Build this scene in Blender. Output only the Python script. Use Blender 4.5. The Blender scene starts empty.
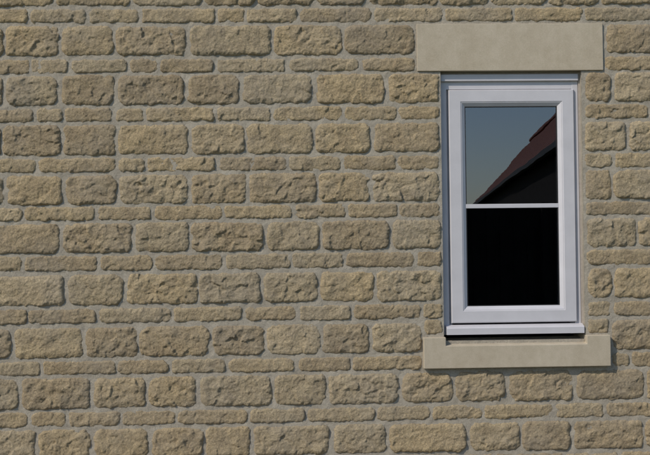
import bpy, bmesh, math, random
import numpy as np
from mathutils import Matrix, Vector, Euler

random.seed(7)
rng = np.random.default_rng(11)
scene = bpy.context.scene
scene.view_settings.view_transform = 'Standard'
scene.view_settings.look = 'None'
scene.view_settings.exposure = 0

# ------------------------------------------------------------------ camera
F = 1200.0
YAW, PITCH, ROLL = math.radians(2.4), math.radians(1.0), math.radians(0.68)
M = Matrix.Rotation(-YAW, 3, 'Z') @ Matrix.Rotation(math.radians(90) + PITCH, 3, 'X') @ Matrix.Rotation(-ROLL, 3, 'Z')
fwd = M @ Vector((0, 0, -1))
CAM = Vector((0, 0, 1.65)) - fwd * 6.0
cd = bpy.data.cameras.new("camera")
cam = bpy.data.objects.new("camera", cd)
scene.collection.objects.link(cam)
cam.matrix_world = Matrix.Translation(CAM) @ M.to_4x4()
cd.lens = 36 * F / 650.0
cd.clip_end = 3000
scene.camera = cam

def W(u, v, y=-0.01):
    """survey point: photo measurement -> position on the vertical wall plane at depth y"""
    d = M @ Vector(((u - 325) / F, -(v - 227.5) / F, -1))
    t = (y - CAM.y) / d.y
    p = CAM + d * t
    return p.x, p.z

# ------------------------------------------------------------------ node helpers
def new_mat(name):
    m = bpy.data.materials.new(name)
    m.use_nodes = True
    nt = m.node_tree
    b = nt.nodes["Principled BSDF"]
    return m, nt, b

def coords(nt):
    g = nt.nodes.new("ShaderNodeNewGeometry")
    return g.outputs["Position"]

def noise(nt, vec, scale, detail=6, rough=0.6, lac=2.0):
    n = nt.nodes.new("ShaderNodeTexNoise")
    n.inputs["Scale"].default_value = scale
    n.inputs["Detail"].default_value = detail
    n.inputs["Roughness"].default_value = rough
    nt.links.new(vec, n.inputs["Vector"])
    return n.outputs["Fac"]

def ramp(nt, fac, stops):
    r = nt.nodes.new("ShaderNodeValToRGB")
    e = r.color_ramp.elements
    while len(e) < len(stops):
        e.new(0.5)
    for i, (p, c) in enumerate(stops):
        e[i].position = p
        e[i].color = (*c, 1) if len(c) == 3 else c
    nt.links.new(fac, r.inputs["Fac"])
    return r.outputs["Color"]

def mix(nt, a, b, fac, mode='MIX'):
    m = nt.nodes.new("ShaderNodeMix")
    m.data_type = 'RGBA'
    m.blend_type = mode
    for sock, val in ((m.inputs["Factor"], fac), (m.inputs[6], a), (m.inputs[7], b)):
        if isinstance(val, (int, float)):
            sock.default_value = val
        elif isinstance(val, tuple):
            sock.default_value = (*val, 1)
        else:
            nt.links.new(val, sock)
    return m.outputs[2]

def bump(nt, b, h, strength, dist, prev=None):
    n = nt.nodes.new("ShaderNodeBump")
    n.inputs["Strength"].default_value = strength
    n.inputs["Distance"].default_value = dist
    nt.links.new(h, n.inputs["Height"])
    if prev is not None:
        nt.links.new(prev, n.inputs["Normal"])
    nt.links.new(n.outputs["Normal"], b.inputs["Normal"])
    return n.outputs["Normal"]

# stone
def stone_mat():
    m, nt, b = new_mat("rock_faced_stone")
    P = coords(nt)
    a = nt.nodes.new("ShaderNodeAttribute"); a.attribute_name = "tint"
    base = ramp(nt, a.outputs["Fac"], [(0, (.38, .305, .205)), (.3, (.43, .34, .22)), (.6, (.475, .375, .235)), (.85, (.425, .35, .24)), (1, (.50, .405, .27))])
    n1 = ramp(nt, noise(nt, P, 14, 4, .65), [(.3, (.78, .76, .74)), (.7, (1.15, 1.13, 1.08))])
    c = mix(nt, base, n1, 1.0, 'MULTIPLY')
    n2 = ramp(nt, noise(nt, P, 170, 3, .75), [(.3, (.56, .55, .54)), (.5, (1, 1, 1)), (.70, (1.42, 1.38, 1.26))])
    c = mix(nt, c, n2, .85, 'MULTIPLY')
    n3 = ramp(nt, noise(nt, P, 3.2, 4, .6), [(.42, (0, 0, 0)), (.68, (1, 1, 1))])
    c2 = mix(nt, c, (.35, .31, .25), .4)
    c = mix(nt, c, c2, n3)
    nt.links.new(c, b.inputs["Base Color"])
    b.inputs["Roughness"].default_value = .95
    b.inputs["Specular IOR Level"].default_value = .15
    p = bump(nt, b, noise(nt, P, 90, 6, .78), 1.0, .009)
    bump(nt, b, noise(nt, P, 330, 2, .7), .6, .002, p)
    return m

def mortar_mat():
    m, nt, b = new_mat("mortar")
    P = coords(nt)
    c = ramp(nt, noise(nt, P, 9, 5, .65), [(.3, (.36, .315, .25)), (.7, (.45, .40, .32))])
    n2 = ramp(nt, noise(nt, P, 210, 3, .7), [(.3, (.7, .7, .7)), (.7, (1.2, 1.2, 1.2))])
    c = mix(nt, c, n2, .8, 'MULTIPLY')
    nt.links.new(c, b.inputs["Base Color"])
    b.inputs["Roughness"].default_value = 1
    b.inputs["Specular IOR Level"].default_value = .1
    bump(nt, b, noise(nt, P, 60, 6, .75), .8, .007)
    return m

def cast_mat():
    m, nt, b = new_mat("smooth_cast_stone")
    P = coords(nt)
    c = ramp(nt, noise(nt, P, 5, 6, .6), [(.3, (.47, .40, .30)), (.7, (.52, .45, .345))])
    n2 = ramp(nt, noise(nt, P, 260, 3, .7), [(.3, (.86, .86, .86)), (.7, (1.1, 1.1, 1.1))])
    c = mix(nt, c, n2, .8, 'MULTIPLY')
    mp = nt.nodes.new("ShaderNodeMapping"); mp.inputs["Scale"].default_value = (14, 14, 2)
    nt.links.new(P, mp.inputs["Vector"])
    st = ramp(nt, noise(nt, mp.outputs[0], 1.0, 5, .6), [(.35, (.93, .92, .90)), (.65, (1.02, 1.02, 1.02))])
    c = mix(nt, c, st, .7, 'MULTIPLY')
    bl = ramp(nt, noise(nt, P, 22, 6, .7), [(.35, (.9, .89, .86)), (.6, (1.03, 1.03, 1.03))])
    c = mix(nt, c, bl, .7, 'MULTIPLY')
    nt.links.new(c, b.inputs["Base Color"])
    b.inputs["Roughness"].default_value = .9
    b.inputs["Specular IOR Level"].default_value = .2
    bump(nt, b, noise(nt, P, 220, 5, .7), .45, .002)
    return m

def plain(name, col, rough=.6, var=.08, scale=20, spec=.4, bmp=0, bs=100):
    m, nt, b = new_mat(name)
    P = coords(nt)
    lo = tuple(x * (1 - var) for x in col); hi = tuple(min(1, x * (1 + var)) for x in col)
    c = ramp(nt, noise(nt, P, scale, 5, .6), [(.3, lo), (.7, hi)])
    nt.links.new(c, b.inputs["Base Color"])
    b.inputs["Roughness"].default_value = rough
    b.inputs["Specular IOR Level"].default_value = spec
    if bmp:
        bump(nt, b, noise(nt, P, bs, 5, .6), .6, bmp)
    return m

def glass_mat():
    m = bpy.data.materials.new("window_glass"); m.use_nodes = True
    nt = m.node_tree; nt.nodes.clear()
    out = nt.nodes.new("ShaderNodeOutputMaterial")
    tr = nt.nodes.new("ShaderNodeBsdfTransparent"); tr.inputs[0].default_value = (.55, .58, .57, 1)
    gl = nt.nodes.new("ShaderNodeBsdfGlossy"); gl.inputs["Roughness"].default_value = 0.0
    gl.inputs["Color"].default_value = (.86, .89, 1, 1)
    P = coords(nt)
    bn = nt.nodes.new("ShaderNodeBump"); bn.inputs["Strength"].default_value = .25; bn.inputs["Distance"].default_value = .0005
    nt.links.new(noise(nt, P, 6, 2, .5), bn.inputs["Height"])
    nt.links.new(bn.outputs[0], gl.inputs["Normal"])
    fr = nt.nodes.new("ShaderNodeFresnel"); fr.inputs["IOR"].default_value = 1.5
    ma = nt.nodes.new("ShaderNodeMath"); ma.operation = 'MULTIPLY_ADD'
    ma.inputs[1].default_value = 2.0; ma.inputs[2].default_value = .09
    nt.links.new(fr.outputs[0], ma.inputs[0]); ma.use_clamp = True
    mx = nt.nodes.new("ShaderNodeMixShader")
    nt.links.new(ma.outputs[0], mx.inputs[0]); nt.links.new(tr.outputs[0], mx.inputs[1]); nt.links.new(gl.outputs[0], mx.inputs[2])
    nt.links.new(mx.outputs[0], out.inputs[0])
    return m

STONE, MORTAR, CAST = stone_mat(), mortar_mat(), cast_mat()
UPVC = plain("white_upvc", (.56, .54, .555), .4, .05, 9, .45)
GASKET = plain("rubber_gasket", (.03, .03, .03), .6)
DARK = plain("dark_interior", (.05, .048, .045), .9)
SEAL = plain("sealant", (.40, .35, .30), .7, .12, 60)
GLASS = glass_mat()
TILE = plain("red_clay_tile", (.21, .09, .07), .8, .35, 9, .2, .004, 60)
WALL2 = plain("coursed_stone_render", (.26, .21, .145), .95, .3, 8, .1, .01, 18)
BOARD = plain("dark_stained_boarding", (.022, .019, .017), .95, .3, 5, .1)
GREY = plain("black_gutter_plastic", (.015, .015, .016), .6, .1, 10, .2)
ROOFG = plain("concrete_tile", (.13, .10, .085), .9, .3, 7, .2, .004, 60)

# ------------------------------------------------------------------ mesh helpers
def obj_from(name, verts, faces, mat, parent=None, smooth=False):
    me = bpy.data.meshes.new(name)
    me.from_pydata([tuple(v) for v in verts], [], faces)
    bm = bmesh.new(); bm.from_mesh(me)
    bmesh.ops.remove_doubles(bm, verts=bm.verts, dist=1e-5)
    bmesh.ops.recalc_face_normals(bm, faces=bm.faces)
    bm.to_mesh(me); bm.free()
    me.materials.append(mat)
    if smooth:
        me.shade_smooth()
    o = bpy.data.objects.new(name, me)
    scene.collection.objects.link(o)
    if parent: o.parent = parent
    return o

def bevel(o, w, seg=2):
    b = o.modifiers.new("bevel", 'BEVEL'); b.width = w; b.segments = seg; b.limit_method = 'ANGLE'
    b.angle_limit = math.radians(30)
    return o

def boxgeo(x0, x1, y0, y1, z0, z1):
    v = [(x, y, z) for x in (x0, x1) for y in (y0, y1) for z in (z0, z1)]
    f = [(0, 1, 3, 2), (4, 6, 7, 5), (0, 4, 5, 1), (2, 3, 7, 6), (0, 2, 6, 4), (1, 5, 7, 3)]
    return v, f

def box(name, x0, x1, y0, y1, z0, z1, mat, parent=None, bev=0):
    v, f = boxgeo(x0, x1, y0, y1, z0, z1)
    o = obj_from(name, v, f, mat, parent)
    if bev: bevel(o, bev)
    return o

def multibox(name, boxes, mat, parent=None, bev=0):
    V, Fc = [], []
    for bx in boxes:
        v, f = boxgeo(*bx); o = len(V)
        V += v; Fc += [tuple(i + o for i in q) for q in f]
    me = bpy.data.meshes.new(name); me.from_pydata(V, [], Fc)
    bm = bmesh.new(); bm.from_mesh(me); bmesh.ops.recalc_face_normals(bm, faces=bm.faces); bm.to_mesh(me); bm.free()
    me.materials.append(mat)
    o = bpy.data.objects.new(name, me); scene.collection.objects.link(o)
    if parent: o.parent = parent
    if bev: bevel(o, bev)
    return o

def sweep_rect(name, x0, x1, z0, z1, prof, mat, parent):
    """mitred rectangular frame: prof = list of (inset, y)"""
    V, Fc = [], []
    for (i, y) in prof:
        V += [(x0 + i, y, z0 + i), (x1 - i, y, z0 + i), (x1 - i, y, z1 - i), (x0 + i, y, z1 - i)]
    n = len(prof)
    for k in range(n - 1):
        for j in range(4):
            a = k * 4 + j; b_ = k * 4 + (j + 1) % 4
            Fc.append((a, b_, b_ + 4, a + 4))
    return obj_from(name, V, Fc, mat, parent)

def empty(name, loc=(0, 0, 0)):
    e = bpy.data.objects.new(name, None); e.location = loc
    scene.collection.objects.link(e)
    return e

# value noise
T = rng.random((256, 256))
def vn(x, y, s=0):
    x = x + s * 17.31; y = y + s * 9.77
    xi = np.floor(x).astype(int); yi = np.floor(y).astype(int)
    fx = x - xi; fy = y - yi
    fx = fx * fx * (3 - 2 * fx); fy = fy * fy * (3 - 2 * fy)
    a = T[xi & 255, yi & 255]; b_ = T[(xi + 1) & 255, yi & 255]
    c = T[xi & 255, (yi + 1) & 255]; d = T[(xi + 1) & 255, (yi + 1) & 255]
    return (a * (1 - fx) + b_ * fx) * (1 - fy) + (c * (1 - fx) + d * fx) * fy
def fbm(x, y, s=0, o=4, r=.5):
    t = 0; a = 1; n = 0
    for k in range(o):
        t = t + a * (vn(x, y, s + k * 3) - .5) * 2; n += a; a *= r
        x, y = (x * .8 - y * .6) * 2.03, (x * .6 + y * .8) * 2.03
    return t / n

# ------------------------------------------------------------------ courses
XL, XR, ZTOP = -4.2, 4.8, 4.75
courses = [
 (26,56,24,53, [(-62,3),(6,58),(62,113),(116,186),(190,271),(274,342),(345,414)], [(607,665)]),
 (59,74,57,69, [(-30,28),(31,68),(71,127),(130,157),(161,213),(217,286),(290,359),(363,415)], [(606,668)]),
 (77,106,71,101, [(-55,2),(6,57),(62,114),(118,184),(188,239),(243,312),(317,384),(389,440)], [(585,611),(615,662)]),
 (109,123,104,117, [(-30,33),(36,62),(65,112),(116,143),(146,214),(218,270),(274,342),(345,396),(399,440)], [(585,648)]),
 (126,156,121,150, [(-60,0),(3,60),(64,115),(118,188),(192,244),(247,312),(316,370),(374,440)], [(585,626),(630,680)]),
 (159,174,153,166, [(-40,35),(38,115),(118,145),(148,215),(219,287),(290,340),(343,395),(398,440)], [(585,613),(616,670)]),
 (177,206,169,198, [(-50,3),(7,62),(66,117),(120,187),(191,246),(250,316),(319,369),(373,440)], [(586,611),(614,668)]),
 (208,222,201,214, [(-40,22),(25,95),(98,152),(155,222),(225,292),(295,345),(348,397),(400,441)], [(586,655)]),
 (225,254,217,246, [(-5,59),(63,132),(136,188),(191,264),(267,319),(323,389),(393,442)], [(587,636),(639,690)]),
 (257,272,249,264, [(-45,22),(25,97),(100,152),(155,222),(226,290),(293,343),(346,415),(418,442)], [(587,658)]),
 (276,307,268,297, [(-7,64),(68,123),(127,197),(199,261),(264,318),(321,374),(377,442)], [(588,612),(615,672)]),
 (310,325,301,315, [(-40,26),(29,96),(99,171),(174,242),(246,297),(300,351),(354,421),(424,443)], [(588,611),(614,668)]),
 (330,360,319,348, [(-60,11),(15,82),(86,137),(140,209),(213,264),(267,320),(323,369),(372,421)], [(613,675)]),
 (363,377,352,365, [(-30,40),(43,115),(118,168),(172,225),(228,295),(299,350),(353,421)], [(613,630),(633,690)]),
 (380,411,369,398, [(-50,18),(22,90),(94,145),(149,196),(200,272),(275,326),(329,398),(402,453),(456,505),(509,573),(577,645)], []),
 (414,428,402,416, [(-40,27),(30,65),(68,120),(123,175),(178,247),(250,305),(308,375),(378,430),(433,482),(485,552),(556,604),(607,670)], []),
 (431,461,420,448, [(-40,35),(39,90),(94,148),(152,203),(206,250),(254,330),(334,386),(390,466),(470,520),(523,571),(575,643)], []),
]
stones = []
zs = []
for ci, (lt, lb, rt, rb, L, R) in enumerate(courses):
    zt = (W(0, lt)[1] + W(650, rt)[1]) / 2; zb = (W(0, lb)[1] + W(650, rb)[1]) / 2
    zs.append((zt, zb))
    def vx(u):
        vt = lt + (rt - lt) * u / 650; vb = lb + (rb - lb) * u / 650
        return W(u, (vt + vb) / 2)[0]
    runs = [(vx(a), vx(b_)) for a, b_ in L] + [(vx(a), vx(b_)) for a, b_ in R]
    for r in runs: stones.append((r[0], r[1], zb, zt))
    tall = (zt - zb) > .11
    def ext(x, sgn):
        while XL < x < XR:
            w = random.choice([.25, .28, .33, .34, .36]) if tall else random.choice([.13, .25, .27, .34, .36])
            x += sgn * random.uniform(.012, .018)
            x2 = x + sgn * w
            stones.append((min(x, x2), max(x, x2), zb, zt))
            x = x2
    ext(min(r[0] for r in runs), -1)
    ext(max(r[1] for r in runs), 1)

def full_course(zb, zt):
    tall = (zt - zb) > .11
    x = XL + random.uniform(-.2, 0)
    while x < XR:
        w = random.choice([.25, .28, .33, .34, .36]) if tall else random.choice([.13, .25, .27, .34, .36])
        stones.append((x, x + w, zb, zt)); x += w + random.uniform(.012, .018)
z = zs[0][0] + .016; tall = False
while z < ZTOP:
    h = .145 if tall else .068
    full_course(z, z + h); z += h + .016; tall = not tall
z = zs[-1][1] - .016; tall = False
while z > 0.05:
    h = .145 if tall else .068
    full_course(max(z - h, -.02), z); z -= h + .016; tall = not tall
for a, b_, t, c in ((424, 443, 320, 334), (588, 609, 319, 333)):
    x0, z1 = W(a, t); x1, z0 = W(b_, c)
    stones.append((x0, x1, z0, z1))

# ------------------------------------------------------------------ the house
house = empty("stone_house")
ox0 = W(442, 200, 0)[0]; ox1 = W(583, 200, 0)[0]
oz1 = W(510, 70, 0)[1]; oz0 = W(510, 340, 0)[1]
VX, FX, TI = [], [], []
off = 0
for si, (x0, x1, z0, z1) in enumerate(stones):
    vis = x1 > -1.95 and x0 < 2.05 and z1 > .3 and z0 < 3.0
    st = .0036 if vis else .011
    g = .0028
    inz = z1 > oz0 and z0 < oz1
    x0 -= 0 if (inz and abs(x0 - ox1) < .03) else g
    x1 += 0 if (inz and abs(x1 - ox0) < .03) else g
    z0 -= random.uniform(.001, .0035); z1 += random.uniform(.001, .0035)
    w = x1 - x0; h = z1 - z0
    mg = .001
    nx = max(6, int((w + 2 * mg) / st)); nz = max(5, int((h + 2 * mg) / st))
    X, Z = np.meshgrid(np.linspace(x0 - mg, x1 + mg, nx + 1), np.linspace(z0 - mg, z1 + mg, nz + 1), indexing='ij')
    s = si * 1.37
    tallst = h > .11
    cx, cz = (x0 + x1) / 2, (z0 + z1) / 2
    rc = min(h * .5, random.uniform(.022, .045) if tallst else random.uniform(.014, .028))
    wob = .007 * fbm(X / .035, Z / .035, s, 3) + .004 * fbm(X / .010, Z / .010, s, 2)
    ins = random.uniform(0, .002)
    qx = np.abs(X - cx + .004 * fbm(X / .08, Z / .08, s + 5, 2)) - (w / 2 - rc - ins); qz = np.abs(Z - cz) - (h / 2 - rc - ins)
    sd = np.sqrt(np.maximum(qx, 0) ** 2 + np.maximum(qz, 0) ** 2) + np.minimum(np.maximum(qx, qz), 0) - rc
    d = -(sd) + wob
    rim = random.uniform(.018, .034) if tallst else random.uniform(.013, .022)
    prof = np.sqrt(np.clip(1 - (1 - np.clip(d / rim, 0, 1)) ** 2, 0, 1))
    big = fbm(X / .11, Z / .085, s + 1, 2)
    ns = max(4, int(w * h / (.032 ** 2)))
    sxs = np.random.RandomState(si).uniform(x0, x1, ns); szs = np.random.RandomState(si + 999).uniform(z0, z1, ns)
    rs = np.random.RandomState(si + 5)
    rf = rs.uniform(.6, 1.15)          # each block dressed more or less roughly
    gx = rs.uniform(-.40, .40, ns); gz = rs.uniform(-.40, .40, ns); h0 = rs.uniform(-.0025, .0025, ns)
    Xw = X + .011 * fbm(X / .02, Z / .02, s + 7, 3); Zw = Z + .011 * fbm(X / .02, Z / .02, s + 8, 3)
    D2 = (Xw[..., None] - sxs) ** 2 + (Zw[..., None] - szs) ** 2
    wt = np.exp(-D2 / (2 * .0085 ** 2)) + 1e-12
    pl = h0 + gx * (Xw[..., None] - sxs) + gz * (Zw[..., None] - szs)
    fac = np.clip((wt * pl).sum(-1) / wt.sum(-1), -.009, .009)
    mid = fbm(X / .028, Z / .020, s + 2, 3, .62)
    fine = fbm(X / .009, Z / .009, s + 3, 2, .7)
    amp = (1.0 if tallst else .65) * rf
    H = (.0145 if tallst else .0105) + amp * (.65 * fac + .0042 * mid) + .006 * big * (1 if tallst else .6) + .0024 * fine
    H = np.maximum(H, .005)
    Y = -(H * prof) + .004 * (d <= 0)
    V = np.stack([X, Y, Z], -1).reshape(-1, 3)
    I = np.arange((nx + 1) * (nz + 1)).reshape(nx + 1, nz + 1) + off
    q = np.stack([I[:-1, :-1], I[1:, :-1], I[1:, 1:], I[:-1, 1:]], -1).reshape(-1, 4)
    VX.append(V); FX.append(q); TI.append(np.full(len(V), random.random()))
    off += len(V)

def np_mesh(name, V, Q, mat, parent, attr=None):
    me = bpy.data.meshes.new(name)
    me.vertices.add(len(V)); me.vertices.foreach_set("co", V.astype(np.float32).ravel())
    me.loops.add(len(Q) * 4); me.loops.foreach_set("vertex_index", Q.astype(np.int32).ravel())
    me.polygons.add(len(Q)); me.polygons.foreach_set("loop_start", (np.arange(len(Q)) * 4).astype(np.int32))
    me.polygons.foreach_set("loop_total", np.full(len(Q), 4, dtype=np.int32))
    me.polygons.foreach_set("use_smooth", np.ones(len(Q), dtype=bool))
    me.update(calc_edges=True); me.validate()
    if attr is not None:
        at = me.attributes.new("tint", 'FLOAT', 'POINT'); at.data.foreach_set("value", attr.astype(np.float32))
    me.materials.append(mat)
    o = bpy.data.objects.new(name, me); scene.collection.objects.link(o); o.parent = parent
    return o
np_mesh("wall_stones", np.concatenate(VX), np.concatenate(FX), STONE, house, np.concatenate(TI))

def mortar(xa, xb, za, zb_, st, off):
    nx = max(1, int((xb - xa) / st)); nz = max(1, int((zb_ - za) / st))
    X, Z = np.meshgrid(np.linspace(xa, xb, nx + 1), np.linspace(za, zb_, nz + 1), indexing='ij')
    Y = -.0038 - .0045 * fbm(X / .04, Z / .04, 3, 4, .6)
    V = np.stack([X, Y, Z], -1).reshape(-1, 3)
    I = np.arange((nx + 1) * (nz + 1)).reshape(nx + 1, nz + 1) + off
    q = np.stack([I[:-1, :-1], I[1:, :-1], I[1:, 1:], I[:-1, 1:]], -1).reshape(-1, 4)
    return V, q
MV, MQ = [], []; off = 0
for a in ((XL, ox0, 0, ZTOP), (ox1, XR, 0, ZTOP), (ox0, ox1, 0, oz0), (ox0, ox1, oz1, ZTOP)):
    V, q = mortar(*a, .008, off); MV.append(V); MQ.append(q); off += len(V)
np_mesh("wall_mortar", np.concatenate(MV), np.concatenate(MQ), MORTAR, house)

multibox("wall_core", [(XL, ox0, .006, .3, 0, ZTOP), (ox1, XR, .006, .3, 0, ZTOP), (ox0, ox1, .006, .3, 0, oz0), (ox0, ox1, .006, .3, oz1, ZTOP)], MORTAR, house)
multibox("outer_walls", [(XL, XL + .3, .301, 7.7, 0, ZTOP), (XR - .3, XR, .301, 7.7, 0, ZTOP), (XL, XR, 7.701, 8.0, 0, ZTOP)], WALL2, house)
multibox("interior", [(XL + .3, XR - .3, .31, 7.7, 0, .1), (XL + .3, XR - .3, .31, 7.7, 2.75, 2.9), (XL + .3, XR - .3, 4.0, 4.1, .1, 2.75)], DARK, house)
zr = ZTOP + 3.0
obj_from("roof", [(XL - .2, -.25, ZTOP - .05), (XR + .2, -.25, ZTOP - .05), (XR + .2, 4, zr), (XL - .2, 4, zr), (XL - .2, 8.25, ZTOP - .05), (XR + .2, 8.25, ZTOP - .05),
                  (XL - .2, -.25, ZTOP + .05), (XR + .2, -.25, ZTOP + .05), (XR + .2, 4, zr + .12), (XL - .2, 4, zr + .12), (XL - .2, 8.25, ZTOP + .05), (XR + .2, 8.25, ZTOP + .05)],
         [(0, 1, 2, 3), (3, 2, 5, 4), (6, 7, 8, 9), (9, 8, 11, 10), (0, 1, 7, 6), (4, 5, 11, 10), (0, 3, 9, 6), (3, 4, 10, 9), (1, 2, 8, 7), (2, 5, 11, 8)], ROOFG, house)
obj_from("gable_walls", [(XL, .0, ZTOP), (XL, 8, ZTOP), (XL, 4, zr - .1), (XR, .0, ZTOP), (XR, 8, ZTOP), (XR, 4, zr - .1)], [(0, 1, 2), (3, 4, 5)], WALL2, house)
multibox("gutter", [(XL - .2, XR + .2, -.36, -.25, ZTOP - .03, ZTOP + .04)], GREY, house, .03)

# lintel
LY = -.013
lx1 = W(603, 47, LY)[0]; lx0 = W(417, 47, LY)[0]
lz1 = W(510, 23.5, LY)[1]; lz0 = W(510, 70.5, LY)[1]
box("lintel", lx0, lx1, LY, .12, lz0, lz1, CAST, house, .002)

# stone sill
SY = -.042
sx0 = W(424, 356, SY)[0]; sx1 = W(611, 356, SY)[0]; sa = W(446, 341, SY)[0]; sb = W(587, 341, SY)[0]
zb0 = W(517, 367.5, SY)[1]; zlo = W(517, 345, SY)[1]; zhi = W(517, 336.5, SY)[1]
zbk = zlo + .030
V, Fc = [], []
for x in (sx0, sa, sb, sx1):
    V += [(x, SY, zb0), (x, SY, zlo), (x, SY, zhi), (x, .12, zhi + .002), (x, .12, zbk), (x, .12, zb0)]
for s in range(3):
    a, b_ = s * 6, s * 6 + 6
    Fc += [(a, b_, b_ + 1, a + 1), (a + 5, a, b_, b_ + 5), (a + 4, b_ + 4, b_ + 5, a + 5)]
    if s != 1:
        Fc += [(a + 1, b_ + 1, b_ + 2, a + 2), (a + 2, b_ + 2, b_ + 3, a + 3), (a + 3, b_ + 3, b_ + 4, a + 4)]
    else:
        Fc += [(a + 1, b_ + 1, b_ + 4, a + 4)]
Fc += [(7, 8, 9, 10), (13, 14, 15, 16), (0, 1, 2, 3, 4, 5), (18, 19, 20, 21, 22, 23)]
bevel(obj_from("window_sill", V, Fc, CAST, house), .003)

# ------------------------------------------------------------------ window
FY = .034
fx0 = ox0 + .002; fx1 = ox1 - .009
fz1 = W(510, 74, FY)[1]; fz0 = W(510, 334, FY)[1]
multibox("sealant_bead", [(fx1 + .0005, ox1, FY - .004, FY + .05, fz0, fz1), (fx0, ox1, FY - .002, FY + .05, fz1 + .0005, oz1 + .001)], SEAL, house)
sweep_rect("window_frame", fx0, fx1, fz0, fz1,
           [(0, .10), (0, FY + .003), (.003, FY), (.030, FY), (.032, FY + .002), (.034, FY + .02), (.05, FY + .02), (.05, .10)], UPVC, house)
hz0 = W(510, 81, FY - .014)[1]
box("head_trim", fx0 + .001, fx1 - .001, FY - .016, FY - .0005, hz0, fz1 - .002, UPVC, house, .003)
S0 = FY - .014
ax0 = W(450, 200, S0)[0]; ax1 = W(575.5, 200, S0)[0]
az1 = W(512, 89.5, S0)[1]; az0 = W(512, 322.5, S0)[1]
box("head_rail", fx0 + .03, fx1 - .03, FY + .001, FY + .03, az1 + .004, fz1 - .028, UPVC, house)
gw = W(466.5, 206, FY)[0] - ax0
sweep_rect("window_sash", ax0, ax1, az0, az1,
           [(0, FY + .01), (0, S0 + .004), (.004, S0), (gw - .026, S0), (gw - .023, S0 + .003), (gw - .020, S0 + .003), (gw - .003, S0 + .016), (gw - .0005, S0 + .022), (gw - .0005, FY + .05)], UPVC, house)
sweep_rect("glazing_gasket", ax0, ax1, az0, az1, [(gw - .006, S0 + .0185), (gw + .002, S0 + .0185), (gw + .002, S0 + .03)], GASKET, house)
GY = S0 + .024
obj_from("glass_pane", [(ax0 + .05, GY, az0 + .05), (ax1 - .05, GY, az0 + .05), (ax1 - .05, GY, az1 - .05), (ax0 + .05, GY, az1 - .05)], [(0, 1, 2, 3)], GLASS, house)
bz1 = W(512, 203.8, GY)[1]; bz0 = W(512, 208.0, GY)[1]
box("glazing_bar", ax0 + gw - .004, ax1 - gw + .004, GY - .008, GY - .001, bz0, bz1, UPVC, house, .002)
cz1 = W(512, 327, -.01)[1]; cz0 = W(512, 334, -.01)[1]
V = []; Fc = []
for x in (fx0 + .012, fx1 + .003):
    V += [(x, FY + .04, cz1 + .012), (x, FY - .002, cz1 + .012), (x, -.008, cz1), (x, -.012, cz1 - .004), (x, -.012, cz0), (x, -.004, cz0), (x, FY + .04, cz0 - .002)]
for i in range(7):
    j = (i + 1) % 7
    Fc.append((i, j, j + 7, i + 7))
Fc += [tuple(range(7)), tuple(range(7, 14))]
obj_from("window_cill", V, Fc, UPVC, house)

# ------------------------------------------------------------------ building opposite (seen mirrored in the glass)
def barn():
    h = empty("boarded_barn")
    A = math.atan2(.118, 1)
    tanp, wd, Lg, oh = 1.07, 3.0, 41.0, .22
    ez = 3.545 + oh * tanp
    rzv = ez + tanp * (wd - oh)
    wd = wd - oh
    h.matrix_world = Matrix.Translation((4.79 + oh, -13.0, 0)) @ Matrix.Rotation(A, 4, 'Z')
    def P(o): o.parent = h; return o
    P(obj_from("walls", [(0, 0, 0), (2 * wd, 0, 0), (2 * wd, 0, ez), (wd, 0, rzv - .1), (0, 0, ez), (0, -Lg, 0), (2 * wd, -Lg, 0), (2 * wd, -Lg, ez), (wd, -Lg, rzv - .1), (0, -Lg, ez)],
               [(0, 1, 2, 3, 4), (5, 6, 7, 8, 9), (0, 4, 9, 5), (1, 2, 7, 6)], BOARD))
    V, Fc = [], []
    n = 22
    for side in (-1, 1):
        for k in range(n):
            t0, t1 = k / n, (k + 1) / n + .01
            x0 = -oh + (wd + oh) * t0; x1 = -oh + (wd + oh) * t1
            zb = ez - oh * tanp
            z0 = zb + (rzv - zb) * t0 + .05; z1 = zb + (rzv - zb) * t1 + .015
            if side == 1: x0, x1 = 2 * wd - x0, 2 * wd - x1
            o = len(V)
            V += [(x0, .2, z0), (x1, .2, z1), (x1, -Lg - .2, z1), (x0, -Lg - .2, z0), (x0, .2, z0 - .05), (x0, -Lg - .2, z0 - .05)]
            Fc += [(o, o + 1, o + 2, o + 3), (o, o + 3, o + 5, o + 4)]
    P(obj_from("roof_tiles", V, Fc, TILE))
    P(multibox("ridge_tiles", [(wd - .12, wd + .12, -(i + 1) * .45 + .03 + .2, -i * .45 + .2, rzv, rzv + .12) for i in range(int(Lg / .45))], TILE, None, .03))
    P(multibox("corner_boards", [(-.02, -.001, -.15, .0, 0, ez - .3), (-.02, -.001, -Lg, -Lg + .15, 0, ez - .3)], BOARD))
    P(multibox("gutter", [(-oh - .1, -oh, -Lg - .2, .2, ez - oh * tanp - .1, ez - oh * tanp + .01)], GREY))
barn()

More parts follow.
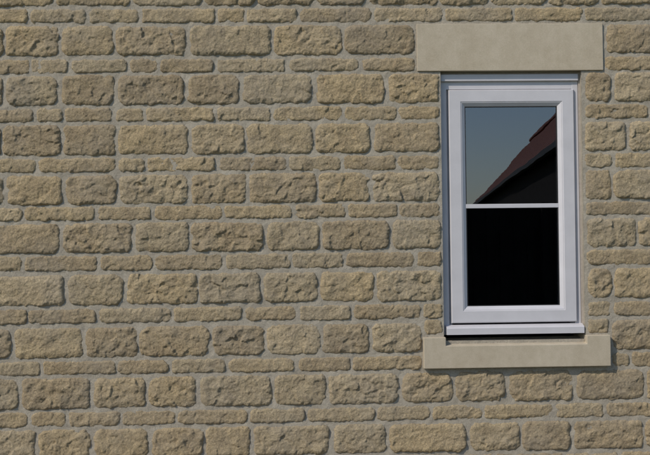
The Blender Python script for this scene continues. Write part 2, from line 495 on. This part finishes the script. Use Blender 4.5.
f = empty("added_dark_fence")  # unseen fence, added to keep ground and horizon out of the lower pane's reflection
o = multibox("boards", [(-9 + i * .105, -9 + i * .105 + .112, -12.12 - .012 * (i % 2), -12.109 - .012 * (i % 2), .05, 2.18 + .01 * math.sin(i * 1.7)) for i in range(200)]
             + [(-9, 12, -12.16, -12.135, z, z + .08) for z in (.4, 1.0, 1.6)], BOARD); o.parent = f
o = multibox("posts", [(-9 + i * 1.83, -9 + i * 1.83 + .1, -12.1, -12.0, 0, 2.2) for i in range(12)], BOARD); o.parent = f

# ground
def ground():
    m, nt, b = new_mat("grass_and_gravel")
    P = coords(nt)
    c = ramp(nt, noise(nt, P, 3, 8, .7), [(.3, (.045, .06, .02)), (.6, (.08, .10, .035)), (.8, (.12, .11, .06))])
    nt.links.new(c, b.inputs["Base Color"]); b.inputs["Roughness"].default_value = 1
    bump(nt, b, noise(nt, P, 40, 6, .7), .8, .02)
    obj_from("ground", [(-800, -800, 0), (800, -800, 0), (800, 800, 0), (-800, 800, 0)], [(0, 1, 2, 3)], m)
    g = plain("paving_concrete", (.22, .20, .17), .95, .2, 6, .2, .003, 80)
    bx = [(XL + i * .605, XL + i * .605 + .595, -.06 - j * .605 - .595, -.06 - j * .605, -.03, .035) for i in range(15) for j in range(2)]
    multibox("paving", bx, g, None, .004)
ground()

# ------------------------------------------------------------------ light
EL, AZ = math.radians(40), math.radians(-50)   # AZ from wall normal
sd = Vector((math.cos(EL) * math.sin(AZ), -math.cos(EL) * math.cos(AZ), math.sin(EL)))
ld = bpy.data.lights.new("sun", 'SUN'); ld.energy = 2.9; ld.angle = math.radians(1.0); ld.color = (1, .93, .82)
lo = bpy.data.objects.new("sun", ld); scene.collection.objects.link(lo)
lo.rotation_euler = sd.to_track_quat('Z', 'Y').to_euler(); lo.location = (-6, -6, 8)
w = bpy.data.worlds.new("World"); scene.world = w; w.use_nodes = True
nt = w.node_tree
sky = nt.nodes.new("ShaderNodeTexSky"); sky.sky_type = 'NISHITA'; sky.sun_disc = False
sky.sun_elevation = EL; sky.sun_rotation = math.atan2(sd.x, sd.y)
sky.ozone_density = 2.0; sky.dust_density = .5
bg = nt.nodes["Background"]; bg.inputs["Strength"].default_value = .135
nt.links.new(sky.outputs[0], bg.inputs[0])
print("verts", sum(len(v) for v in VX))
